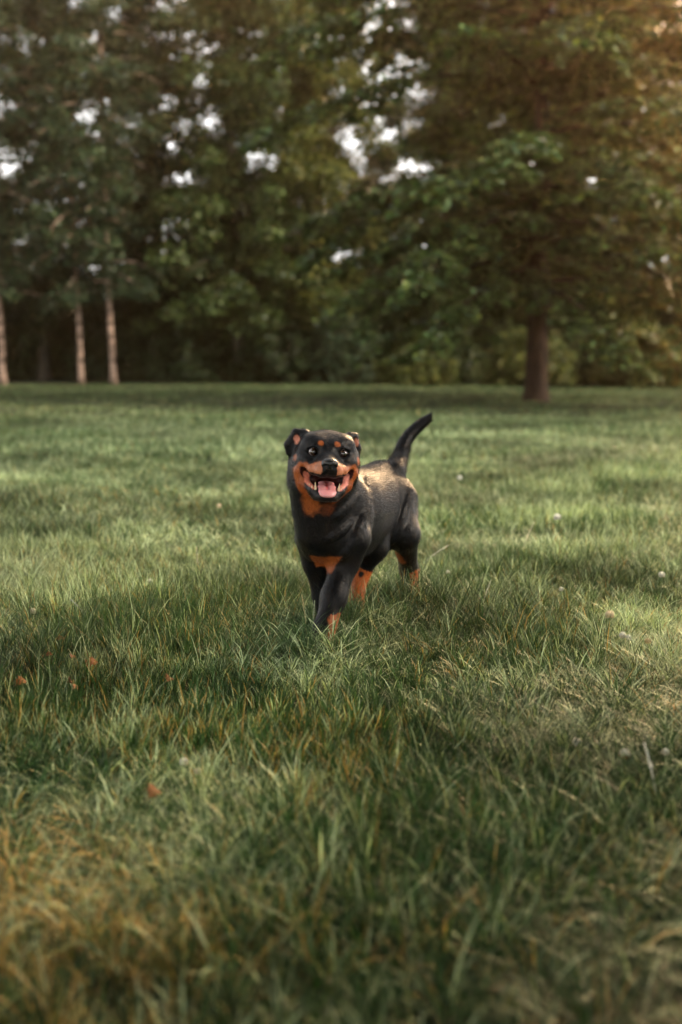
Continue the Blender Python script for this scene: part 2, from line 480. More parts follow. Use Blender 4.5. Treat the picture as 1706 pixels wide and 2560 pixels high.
    for pl, r, dep in (([(850, 700), (885, 800), (868, 950), (800, 1080), (715, 1190), (690, 1290)], .013, .006),
                       ([(790, 800), (700, 900), (610, 985)], .010, .007),
                       ([(740, 1010), (660, 1090), (560, 1150)], .009, .007),
                       ([(1205, 760), (1150, 930), (1120, 1070), (1060, 1170)], .014, .007)):
        P0_ = zc(pl); tn = np.linspace(0, 1, len(pl)); tm = np.linspace(0, 1, 14)
        yf = np.polyval(np.polyfit(tn, [p[1] for p in P0_], min(2, len(pl) - 1)), tm)
        fx = np.polyval(np.polyfit(tn, [a[0] for a in pl], 2), tm); fy = np.polyval(np.polyfit(tn, [a[1] for a in pl], 2), tm)
        P = [at(640 + a / 3.136, 980 + b / 3.136, c_ + dep) for a, b, c_ in zip(fx, fy, yf)]
        rr = [r * (.5 + .5 * math.sin(math.pi * (i + .5) / len(P))) for i in range(len(P))]
        F.chain(P, rr, k=.016)
    V, Q = F.mesh()
    V = relax(V, Q, 2, .5)
    # ---- coat colours
    BLK = np.array((.0028, .0029, .0034)); TANP = np.array((.38, .15, .075)); TAN = np.array((.25, .064, .014)); TAND = np.array((.20, .045, .009))
    PINK = np.array((.62, .22, .17)); DRED = np.array((.09, .018, .016)); LIP = np.array((.012, .010, .010))
    C = np.tile(BLK, (len(V), 1)); N, _ = vnormals(V, Q)
    L = (V - HO) @ HF.T * 100
    rg = np.random.default_rng(4)
    jit = (VN(9)(V[:, 0] * 90 + V[:, 1] * 60, V[:, 2] * 90) - .5) * 1.3
    head = np.linalg.norm(L - np.array((0, -4, -4)), axis=1) < 24
    def capd(P, a, b):
        a = np.array(a, float); b = np.array(b, float); ba = b - a
        t = np.clip(((P - a) @ ba) / (ba @ ba), 0, 1)
        return np.linalg.norm(P - a - t[:, None] * ba, axis=1)
    def paint(m, col, soft=None):
        w = np.clip(m, 0, 1)[:, None]
        C[:] = C * (1 - w) + np.array(col) * w
    def pz(d, r, s=.5): return np.clip((r - d - jit * (s * .5 + .15)) / s + .5, 0, 1)
    for s in (-1, 1):
        # tan on the muzzle sides, over the flews, round the mouth corner, down to the chin
        d = np.minimum(capd(L, (s * 2.4, 8.4, -5.2), (s * 4.9, 4.2, -5.6)) - .6, capd(L, (s * 4.9, 4.2, -5.7), (s * 8.6, -1.0, -4.9)) + .1)
        paint(pz(d, 1.75, .8) * head, TAN)
        d = capd(L, (s * 2.6, 8.4, -5.4), (s * 5.2, 3.4, -6.2))
        paint(pz(d, 2.0, 1.6) * head, TANP)
        d = capd(L, (s * 8.6, -.6, -4.6), (s * 10.4, -1.6, -7.2))
        paint(pz(d, 1.5, .6) * head, TAN)
        d = capd(L, (s * 10.4, -1.6, -7.2), (s * 8.4, -.8, -12.0))
        paint(pz(d, 2.0, .9) * head, TAN)
        d = capd(L, (s * 8.4, -.8, -12.0), (s * 4.2, .6, -16.2))
        paint(pz(d, 1.9, 1.2) * head, TAND)
        # eyebrow dots and cheek dots
        paint(pz(np.linalg.norm((L - np.array((s * 2.85, 1.0, 3.15))) / (1, 2.0, .85), axis=1), 1.0, .5) * head, TAN)
        paint(pz(np.linalg.norm((L - np.array((s * 11.2, -3.0, -2.6))) / (1, 2, 1.4), axis=1), .95, .6) * head, TAN * .8)
        # ear insides
        q = 1.0 if s < 0 else .55
        paint(pz(np.linalg.norm((L - np.array((s * (8.9 + 2.0 * q), -5.9, 3.6))) / (1, 2, 1.5), axis=1), 1.0, .4) * head, (.50, .20, .13))
    for s in (-1, 1):
        paint(pz(capd(L, (s * 3.1, 8.0, -3.6), (s * 3.3, 6.0, -4.0)), 1.3, .8) * head, TANP * .8)
        paint(pz(np.linalg.norm((L - np.array((s * 5.9, 2.5, -3.1))) / (1.3, 2, 1), axis=1), 1.05, .6) * head, BLK)
    # black bridge, nose surroundings, lips
    bridge = (np.abs(L[:, 0]) < 2.0 + jit * .35 + np.clip(L[:, 1] - 5, 0, 2) * .28) & (L[:, 1] > -3) & (L[:, 2] > -9)
    paint((bridge & head).astype(float), BLK)
    lipline = head & (L[:, 1] > 0) & (N @ (-HUp) > .45) & (L[:, 2] > -9) & (L[:, 2] < -5)
    paint(lipline.astype(float), LIP)
    # throat patch, darker seam under the jaw
    d = np.linalg.norm((L - np.array((-4.6, -1.5, -18.2))) / (1, 2.2, 1.25), axis=1)
    paint(pz(d, 3.1, 1.5) * (L[:, 2] < -14), TAN * .85)
    d = np.linalg.norm((L - np.array((1.0, -1.5, -19.0))) / (1, 2.2, 1.0), axis=1)
    paint(pz(d, 2.6, 1.5) * (L[:, 2] < -15) * .5, TAND * .6)
    # inside of the mouth
    cav = head & (np.linalg.norm((L - np.array((0, 1.8, -10.0))) / (5.4, 8.3, 3.5), axis=1) < 1.03) & (L[:, 1] < 6.4)
    cav |= head & (np.minimum(np.minimum(capd(L, (-4.6, 1.6, -9.2), (-7.3, -.4, -7.2)), capd(L, (4.6, 1.6, -9.2), (7.3, -.4, -7.2))),
                             np.minimum(capd(L, (-7.3, -.4, -7.2), (-7.8, .2, -6.2)), capd(L, (7.3, -.4, -7.2), (7.8, .2, -6.2)))) < 1.75) & (L[:, 2] < -5.3)
    paint(cav.astype(float), DRED * .35)
    for s in (-1, 1):
        d = np.minimum(capd(L, (s * 7.2, -1.3, -8.0), (s * 6.4, .2, -10.6)), capd(L, (s * 6.4, .2, -10.6), (s * 4.3, 3.4, -12.1)))
        paint(pz(d, 1.05, .3) * head, PINK if s > 0 else PINK * (.85, .75, .6))
    # chin: black rim with pale hairs
    chin = head & (L[:, 2] < -12.6) & (L[:, 2] > -16.5) & (np.abs(L[:, 0]) < 5.3) & (L[:, 1] > 1.5)
    paint(chin.astype(float), LIP)
    # chest patch
    X = V
    cp = at(815, 1415, 3.97)
    q = (V - cp); sx = q[:, 0] / .034; sz = q[:, 2] / .036
    tri = np.maximum(np.abs(sx + .1) + np.clip(-sz, -1, 1) * .55 - .35, np.abs(sz)) + jit * .12
    paint(np.clip((.95 - tri) * 5, 0, 1) * (V[:, 1] < 4.06) * (np.abs(q[:, 2]) < .05), TAN * .85)
    # legs
    z = V[:, 2]
    jz = jit * .008
    s_ = (V - C0) @ (-BD); sd = (V - C0) @ BS
    front = (s_ < .2)
    paint(((z < .115 + jz) & front & (V[:, 1] > 4.03)).astype(float), TAN * .8)
    # left foreleg is black outside with tan toward the inside near the paw
    flq = capd(V, fl[2], fl[4]); tq = V[:, 0] + .047 + (.15 - z) * .1
    paint((np.clip((tq + jz) * 120, 0, 1)) * (flq < .055) * (z < .158 + jz), TAN * .8)
    hindR = (capd(V, hr[2], hr[3]) < .052) & (z < .245)
    paint(hindR.astype(float), TAN)
    paint(pz(np.linalg.norm((V - at(903, 1434, 4.37)) / (.011, .04, .013), axis=1), 1, .4), BLK)
    paint(((capd(V, hl[2], hl[3]) < .05) & (z < .185 + jz) & (V[:, 0] > at(1024, 1500, 4.63)[0] + jz)).astype(float), TAN * .8)
    paint(((z < .20) & (capd(V, hl[2], hl[3]) < .05) & (jit > .25)).astype(float), BLK)
    ins = pz(capd(V, at(991, 1348, 4.50), at(1002, 1402, 4.56)) * 100, 2.1, .8)
    paint(ins * (N[:, 0] < .2), TAND)
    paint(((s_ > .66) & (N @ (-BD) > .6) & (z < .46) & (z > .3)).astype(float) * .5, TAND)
    mat = vcol_material("dog_coat", rough=.36, spec=.16, sheen=.03, noise=.6, nscale=120, bump=.5)
    root = empty("dog", (float(C0[0]) + .1, 4.2, 0))
    tag(root, "black and tan dog trotting through the grass with its mouth open and tail raised", "dog")
    off = np.array(root.location)
    me = raw_mesh("body", V - off, Q.ravel(), np.full(len(Q), 4), mat, C, smooth=True)
    add_obj("body", me, root)
    # ---- short coat: fine hairs lying back along the body
    rg = np.random.default_rng(11)
    tri_n = vnormals(V, Q)[1]; area = np.linalg.norm(tri_n, axis=1); p = area / area.sum()
    nh = 130000
    fi = rg.choice(len(Q), nh, p=p); uv = rg.random((nh, 2))
    q = Q[fi]
    P0 = (V[q[:, 0]] * (1 - uv[:, :1]) + V[q[:, 1]] * uv[:, :1]) * (1 - uv[:, 1:]) + (V[q[:, 3]] * (1 - uv[:, :1]) + V[q[:, 2]] * uv[:, :1]) * uv[:, 1:]
    Nh = N[q[:, 0]]; Ch = C[q[:, 0]]
    Lh = (P0 - HO) @ HF.T * 100
    inmouth = (np.linalg.norm((Lh - np.array((0, 1.8, -10.0))) / (7.2, 8.5, 4.6), axis=1) < 1.0)
    eye = np.minimum(np.linalg.norm(Lh - np.array((5.3, 0, 0)), axis=1), np.linalg.norm(Lh - np.array((-5.3, 0, 0)), axis=1)) < 1.9
    nose = np.linalg.norm(Lh - np.array((0, 9, -3.6)), axis=1) < 3.3
    keep = ~(inmouth | eye | nose)
    P0, Nh, Ch, Lh = P0[keep], Nh[keep], Ch[keep], Lh[keep]; nh = len(P0)
    hd = np.linalg.norm(Lh - np.array((0, -2, -4)), axis=1) < 15
    flow = np.where(hd[:, None], -HFw[None] + (P0 - H(0, 6, -2)) * 3, -BD[None] * .8 - UP[None] * np.where(P0[:, 2:3] < .45, 1.6, .5))
    tailm = (P0[:, 2] > .60) & (P0[:, 1] > 4.62)
    tdir = np.array(tl[-1]) - np.array(tl[1]); tdir /= np.linalg.norm(tdir)
    flow[tailm] = tdir
    flow = flow + rg.normal(0, .25, flow.shape)
    flow -= Nh * (flow * Nh).sum(1)[:, None]
    flow /= np.linalg.norm(flow, axis=1)[:, None] + 1e-9
    ln = rg.uniform(.006, .012, nh) * np.where(hd, .6, 1.0)
    neckm = (Lh[:, 1] < -3) & (Lh[:, 2] < -3) & (Lh[:, 2] > -24)
    ln = np.where(neckm, ln * 2.2, ln); ln = np.where(tailm, ln * 1.8, ln)
    lift = rg.uniform(.12, .42, nh)
    dr = flow + Nh * lift[:, None]; dr /= np.linalg.norm(dr, axis=1)[:, None]
    sdv = np.cross(dr, Nh); sdv /= np.linalg.norm(sdv, axis=1)[:, None] + 1e-9
    w = .0006
    Vh = np.stack((P0 - sdv * w - Nh * .001, P0 + sdv * w - Nh * .001, P0 + dr * ln[:, None]), 1).reshape(-1, 3)
    cc = Ch * rg.uniform(.4, 1.9, (nh, 1))
    fm = vcol_material("dog_hair", rough=.36, spec=.12, sheen=.0)
    me = raw_mesh("fur", Vh - off, np.arange(nh * 3), np.full(nh, 3), fm, np.repeat(cc, 3, 0), smooth=False)
    add_obj("fur", me, root)
    # ---- eyes
    em = vcol_material("dog_eye", rough=.04, spec=.8, coat=1.0)
    for s in (-1, 1):
        u, v = np.meshgrid(np.linspace(0, 2 * np.pi, 40, endpoint=False), np.linspace(0, np.pi, 30), indexing='ij')
        r = 1.5
        # gaze towards the photographer, a little to one side
        g = np.array((.26, 1.0, .05 if s > 0 else .05)); g /= np.linalg.norm(g)
        ax = np.cross(g, (0, 0, 1)); ax /= np.linalg.norm(ax); bx = np.cross(ax, g)
        d = np.cos(v)[..., None] * g + np.sin(v)[..., None] * (np.cos(u)[..., None] * ax + np.sin(u)[..., None] * bx)
        rr = r * (1 + .05 * np.exp(-(v / .45) ** 2))
        Lp = (d * rr[..., None]).reshape(-1, 3) + np.array((s * 5.25, -.70, 0))
        W = HO + (Lp @ HF) * .01
        ang = v.ravel()
        col = np.where((ang < .42)[:, None], (.002, .002, .002), np.where((ang < .98)[:, None], (.022, .009, .004), (.16, .13, .12)))
        i = np.arange(40)[:, None] * 30; j = np.arange(29)[None]; i2 = ((np.arange(40) + 1) % 40)[:, None] * 30
        qd = np.stack((i + j, i2 + j, i2 + j + 1, i + j + 1), -1).reshape(-1, 4)
        me = raw_mesh("eye", W - off, qd.ravel(), np.full(len(qd), 4), em, col, smooth=True)
        add_obj("eye", me, root)
    # ---- nose
    G = Field(H(0, 9, -3.6) - .05, H(0, 9, -3.6) + .05, .0015)
    ge = lambda c, r, k=.006, cut=False: G.ell(H(*c), np.array(r) * .01, HF, k, cut)
    ge((0, 9.3, -2.7), (2.8, 1.9, 1.75)); ge((0, 8.9, -4.0), (1.7, 1.5, 1.3), k=.01)
    ge((-1.6, 9.2, -3.6), (1.15, 1.2, 1.0)); ge((1.6, 9.2, -3.6), (1.15, 1.2, 1.0))
    for s in (-1, 1):
        ge((s * 1.25, 10.4, -3.75), (.8, 1.0, .62), k=.003, cut=True)
        G.cone(H(s * 1.5, 10.2, -3.9), H(s * 2.6, 9.6, -4.3), .0028, .0018, .003, True)
    G.cone(H(0, 10.8, -3.6), H(0, 10.4, -5.4), .0012, .0012, .003, True)
    v, q_ = G.mesh(); v = relax(v, q_, 2)
    nm = vcol_material("dog_nose", rough=.25, spec=.45, noise=.3, nscale=500, bump=.25)
    me = raw_mesh("nose", v - off, q_.ravel(), np.full(len(q_), 4), nm, np.tile((.005, .005, .0055), (len(v), 1)), smooth=True)
    add_obj("nose", me, root)
    # ---- tongue
    G = Field(H(0, 3, -12) - .085, H(0, 3, -12) + .085, .002)
    pts = [(0, -4, -10.8), (0, 0, -10.6), (0, 4, -11.4), (.1, 6.9, -12.8), (.1, 8.0, -13.9)]
    wd = [2.2, 2.7, 3.0, 2.9, 2.2]
    for i in range(4):
        for t in np.linspace(0, 1, 6):
            c = np.array(pts[i]) * (1 - t) + np.array(pts[i + 1]) * t; w_ = wd[i] * (1 - t) + wd[i + 1] * t
            G.ell(H(*c), np.array((w_, 1.1, .65)) * .01, HF, .006)
    G.chain([H(0, -3, -9.9), H(0, 3, -10.3), H(.1, 6.4, -11.9)], [.0035, .0035, .002], .012, True)
    v, q_ = G.mesh(); v = relax(v, q_, 3)
    lv = (v - HO) @ HF.T * 100
    cen = np.clip(1 - np.abs(lv[:, :1]) / 1.1, 0, 1) * np.clip((7.2 - lv[:, 1:2]) / 3, 0, 1)
    tc = np.array((.66, .27, .27)) * (1 - cen) + np.array((.55, .08, .09)) * cen
    tm = vcol_material("dog_tongue", rough=.22, spec=.6, noise=.12, nscale=300, bump=.3, sss=.25)
    me = raw_mesh("tongue", v - off, q_.ravel(), np.full(len(q_), 4), tm, tc, smooth=True)
    add_obj("tongue", me, root)
    # ---- teeth
    th = vcol_material("dog_tooth", rough=.25, spec=.5, noise=.1, nscale=200)
    def tooth(a, b, r):
        n = 6
        P = [np.array(a) * (1 - t) + np.array(b) * t + np.array((0, -.12 * math.sin(t * 3), 0)) for t in np.linspace(0, 1, n)]
        v, q = tube([H(*p) for p in P], [r * .01 * (1 - .85 * t ** 1.5) for t in np.linspace(0, 1, n)], 8)
        me = raw_mesh("tooth", v - off, q.ravel(), np.full(len(q), 4), th, np.tile((.62, .46, .28), (len(v), 1)), smooth=True)
        add_obj("tooth", me, root)
    for s in (-1, 1):
        tooth((s * 3.9, 5.4, -12.4), (s * 4.2, 5.8, -9.7), .43)
        tooth((s * 4.9, 3.6, -12.5), (s * 5.1, 3.7, -11.2), .42)
        tooth((s * 5.7, 2.2, -12.0), (s * 5.9, 2.2, -10.7), .42)
    for i in range(4):
        tooth(((i - 1.5) * .8, 6.9, -13.6), ((i - 1.5) * .85, 7.1, -12.7), .28)
    return root, fl, fr, hl, hr
DOG, LFL, LFR, LHL, LHR = dog()
# ------------------------------------------------------------------ meadow ground
def build_ground():
    ys = np.concatenate((np.linspace(-6, 50, 225), np.geomspace(51, 900, 40)))
    xs = np.concatenate((-np.geomspace(40, 700, 22)[::-1], np.linspace(-39, 39, 235), np.geomspace(40, 700, 22)))
    X, Y = np.meshgrid(xs, ys, indexing='ij')
    Z = gz(X, Y)
    V = np.stack((X, Y, Z), -1).reshape(-1, 3)
    ny = len(ys); i = np.arange(len(xs) - 1)[:, None] * ny; j = np.arange(ny - 1)[None]
    Q = np.stack((i + j, i + ny + j, i + ny + j + 1, i + j + 1), -1).reshape(-1, 4)
    m = noise_material("soil_and_thatch", (.006, .009, .004), (.02, .024, .010), scale=1.3, rough=.95, bump=.4)
    o = add_obj("ground", raw_mesh("ground", V, Q.ravel(), np.full(len(Q), 4), m, smooth=True))
    tag(o, kind='structure')
build_ground()

GRASS_END = 41.6
def grass_tone(x, y):
    """how straw-coloured and how pale the sward is, by place"""
    pale = N3(x, y, 0.55) * .45 + N4(x, y, 1.9) * .35 + N5(x, y, 0.16) * .2
    straw = N2(x, y, 1.1) * .5 + N1(x, y, 3.3) * .5
    return pale, straw

def blades(rg, n, ymin, ymax, seg, hmin, hmax, w0, bendk, margin, feet):
    # uniform over the trapezoid in view, with room at both sides
    y = np.sqrt(rg.uniform(0, 1, n) * (ymax ** 2 - ymin ** 2) + ymin ** 2)
    x = rg.uniform(-1, 1, n) * (.31 * y + margin)
    # clumping: pull blades towards tuft centres
    cell = .07 + .05 * (ymax > 12)
    cx = np.floor(x / cell); cy = np.floor(y / cell)
    hsh = lambda k: (np.modf(np.abs(np.sin(cx * 12.9898 + cy * 78.233 + k) * 43758.5453))[0])
    tx = (cx + hsh(0)) * cell; ty = (cy + hsh(1.7)) * cell
    pull = rg.uniform(0, .75, n)
    x = x + (tx - x) * pull; y = y + (ty - y) * pull
    pale, straw = grass_tone(x, y)
    tuft = hsh(3.1)
    mow = np.clip((y - 17) / 8, 0, 1)
    hs = .45 + .75 * N5(x, y, .9) + .55 * (tuft - .4)
    h = rg.uniform(hmin, hmax, n) * hs * (1 - .45 * mow)
    for (fx, fy, fr) in feet[:4]:
        h *= 1 + .38 * np.exp(-(((x - fx) / .16) ** 2 + ((y - fy + .14) / .16) ** 2))
    tall = rg.random(n) < .02
    h = np.where(tall, h * 1.5, h)
    # near feet keep blades outside the legs
    keep = np.ones(n, bool)
    for (fx, fy, fr) in feet:
        keep &= ((x - fx) ** 2 + (y - fy) ** 2) > fr ** 2
    x, y, h, pale, straw, tuft, tall, hs = [a[keep] for a in (x, y, h, pale, straw, tuft, tall, hs)]
    cxk = hsh(5.3)[keep]; n = len(x)
    # lean follows the lie of the grass, whirls and all
    la = N1(x, y, .8) * 9 + N4(x, y, 2.6) * 7 + cxk * 1.5 + rg.normal(0, 2.2, n)
    lie = .35 + .75 * np.clip(N3(x, y, 1.3) * 1.7 - .45, 0, 1)
    lean = h * 1.15 * lie * rg.uniform(.35, 1.25, n) * bendk
    lx, ly = np.cos(la) * lean, np.sin(la) * lean
    az = la + np.pi / 2 + rg.normal(0, .7, n)
    w = w0 * rg.uniform(.5, 1.3, n)
    wide = (rg.random(n) < .012) & (y < 11)
    w = np.where(wide, w0 * 2.0, w)
    wx, wy = np.cos(az) * w * .5, np.sin(az) * w * .5
    z0 = gz(x, y) - .004
    ts = np.linspace(0, 1, seg + 1)
    rows = []
    zk = np.sqrt(np.clip(1 - (lean / h * .55) ** 2, .25, 1))
    for t in ts[:-1]:
        f = (1 - t) ** .55 if t > 0 else .75
        bx = x + lx * t ** 1.8; by = y + ly * t ** 1.8
        droop = 1 - .35 * t * t * np.clip(lean / h, 0, 1.2)
        bz = z0 + h * t * zk * droop
        rows += [np.stack((bx - wx * f, by - wy * f, bz), 1), np.stack((bx + wx * f, by + wy * f, bz), 1)]
    t = 1; rows.append(np.stack((x + lx, y + ly, z0 + h * zk * (1 - .35 * np.clip(lean / h, 0, 1.2))), 1))
    k = len(rows)
    V = np.stack(rows, 1).reshape(-1, 3)
    base = np.arange(n)[:, None] * k
    fl = []; lt = []
    pat = []
    for s_ in range(seg - 1): pat += [2 * s_, 2 * s_ + 1, 2 * s_ + 3, 2 * s_ + 2]
    pat += [2 * (seg - 1), 2 * (seg - 1) + 1, 2 * seg]
    ltp = [4] * (seg - 1) + [3]
    Fl = (base + np.array(pat)[None]).ravel(); Lt = np.tile(ltp, n)
    # colour of each blade
    deep = np.array((.006, .020, .004)); mid = np.array((.030, .084, .017)); pl = np.array((.36, .44, .25)); st = np.array((.38, .27, .08)); br = np.array((.26, .15, .05))  # pale tone also does the work of sheen on the blades
    r = rg.random(n); r2 = rg.random(n)
    r2 = np.where(wide & (r < .7), 0, r2)
    c = deep + (mid - deep) * (r ** 1.3)[:, None]
    zone = np.clip((y - 2.4) / 2.2, 0.12, 1) * (1 - .65 * np.clip((y - 15) / 9, 0, 1))  # pale blades thinned up front so the foreground reads shaded
    pp = np.clip((pale - .36) * 3.2, 0.06, 1) * .60 * zone
    clus = np.clip((N4(x + 7, y + 3, 4.2) - .56) * 9, 0, 1) * np.clip((16 - y) / 6, 0, 1)
    pp = np.clip(pp * .8 + clus * .38 * np.clip(y / 3.6, .45, 1), 0, .9)
    pw = np.where(rg.random(n) < pp, rg.uniform(.55, 1.15, n), rg.uniform(0, .22, n) * zone)
    pw = np.where(r2 < .08, 1, pw)
    c = c + (pl - c) * pw[:, None]
    near_straw = np.clip((3.4 - y) / 1.6, 0, 1) * np.clip((.5 - x) / .9, 0, 1)
    ps = .012 + .05 * np.clip((straw - .52) * 5, 0, 1) + .30 * near_straw * np.clip((straw - .34) * 4, 0, 1)
    ps = np.where(y > 10, ps * .5, ps)
    isst = rg.random(n) < ps
    c = np.where(isst[:, None], st + (br - st) * rg.random(n)[:, None], c)
    c *= rg.uniform(.5, 1.4, n)[:, None] * (.45 + .95 * N5(x + 31, y, 1.4))[:, None]
    c = c * (1 + np.array((.10, 0, -.12)) * (mow[keep][:, None]))
    return V, Fl, Lt, np.repeat(c, k, 0)

def build_grass():
    rg = np.random.default_rng(7)
    feet = [(LFL[-1][0], LFL[-1][1], .05), (LFR[-1][0], LFR[-1][1], .05), (LHL[-1][0], LHL[-1][1], .05), (LHR[-1][0], LHR[-1][1], .05),
            (4.6, 27.0, .36)]
    bands = [  # n, y0, y1, seg, hmin, hmax, width, bend, margin
        (145000, 1.0, 3.2, 4, .085, .165, .0042, 1.0, 1.1),
        (310000, 3.2, 6.0, 4, .08, .16, .0040, 1.0, 1.4),
        (360000, 6.0, 11.0, 3, .08, .155, .0056, 1.0, 2.2),
        (300000, 11.0, 20.0, 2, .075, .14, .0095, .9, 3.5),
        (260000, 20.0, GRASS_END, 1, .07, .13, .020, .8, 7.0)]
    Vs, Fs, Ls, Cs = [], [], [], []; o = 0
    for b in bands:
        V, Fl, Lt, C = blades(rg, *b, feet)
        Vs.append(V); Fs.append(Fl + o); Ls.append(Lt); Cs.append(C); o += len(V)
    m = leaf_material("grass_blade", rough=.48, trans=.14, spec=.12, vary=.15, tcol=(1.2, 1.3, .6))
    me = raw_mesh("grass", np.concatenate(Vs), np.concatenate(Fs), np.concatenate(Ls), m, np.concatenate(Cs))
    o = add_obj("grass", me)
    tag(o, "long uneven green grass with paler and straw coloured blades covering the meadow", "grass", kind='stuff')
build_grass()
# ------------------------------------------------------------------ trees
def leaf_mesh(name, P, Nn, size, col, rg, mat, aspect=.55):
    """many leaf-sized faces; P centres, Nn normals"""
    n = len(P)
    Nn = Nn / (np.linalg.norm(Nn, axis=1)[:, None] + 1e-9)
    a = rg.normal(0, 1, (n, 3)); a -= Nn * (a * Nn).sum(1)[:, None]; a /= np.linalg.norm(a, axis=1)[:, None] + 1e-9
    b = np.cross(Nn, a)
    s = (size * rg.uniform(.65, 1.35, n))[:, None]
    fold = Nn * s * .10
    V = np.stack((P - a * s * .5, P + b * s * aspect * .5 + fold, P + a * s * .5, P - b * s * aspect * .5 + fold), 1).reshape(-1, 3)
    F = np.arange(n * 4)
    return raw_mesh(name, V, F, np.full(n, 4), mat, np.repeat(col, 4, 0))

def curve(p0, d0, L, n, droop, wob, rg):
    """a limb: starts at p0 along d0, bends by droop, wanders"""
    p = np.array(p0, float); d = np.array(d0, float); d /= np.linalg.norm(d)
    out = [p.copy()]
    for i in range(n):
        d = d + np.array((0, 0, -droop / n)) + rg.normal(0, wob, 3) / n
        d /= np.linalg.norm(d); p = p + d * (L / n); out.append(p.copy())
    return np.array(out)

def leaf_cols(n, rg, palette, w):
    k = rg.choice(len(palette), n, p=np.array(w) / sum(w))
    return np.array(palette)[k] * (.80, .92, .68) * rg.uniform(.7, 1.3, n)[:, None]

BARK = noise_material("bark_brown", (.010, .007, .005), (.036, .020, .012), scale=5, rough=.95, bump=.9, vec_scale=(3, 3, .6))
BARK2 = noise_material("bark_grey", (.03, .026, .02), (.08, .068, .05), scale=4, rough=.95, bump=.8, vec_scale=(3, 3, .7))
BIRCH = noise_material("bark_birch", (.025, .014, .009), (.50, .35, .26), scale=2.2, rough=.7, bump=.3, vec_scale=(1.5, 1.5, 3.5))  # pale pinkish patches in the bark double as dappled sun
LEAFM = leaf_material("broad_leaf", rough=.38, trans=.18, spec=.32, vary=.2)
LEAFW = leaf_material("wood_leaf", rough=.45, trans=.18, spec=.25, vary=.2)

def finish_tree(name, x, y, wood, barkmat, leaf_me, label, cat="tree", group=None, limbs=None):
    z = gz1(x, y) - .05
    root = empty(name, (x, y, z))
    tag(root, label, cat, group)
    v, q = wood
    add_obj("trunk", raw_mesh("trunk", v, q.ravel(), np.full(len(q), 4), barkmat, smooth=True), root)
    if limbs is not None:
        v, q = limbs
        add_obj("limbs", raw_mesh("limbs", v, q.ravel(), np.full(len(q), 4), barkmat, smooth=True), root)
    add_obj("crown", leaf_me, root)
    return root

def trunk_curve(H_, r0, r1, lean, rg, n=14, flare=1.35):
    t = np.linspace(0, 1, n); t = t ** 1.25
    wx = np.cumsum(rg.normal(0, .035, n)); wy = np.cumsum(rg.normal(0, .035, n)); wx -= wx[0]; wy -= wy[0]
    P = np.stack((lean[0] * t * H_ + wx * t * H_ * .15, lean[1] * t * H_ + wy * t * H_ * .15, t * H_), 1)
    r = r0 + (r1 - r0) * t; r *= 1 + (flare - 1) * np.exp(-t * H_ / .28)
    return P, r

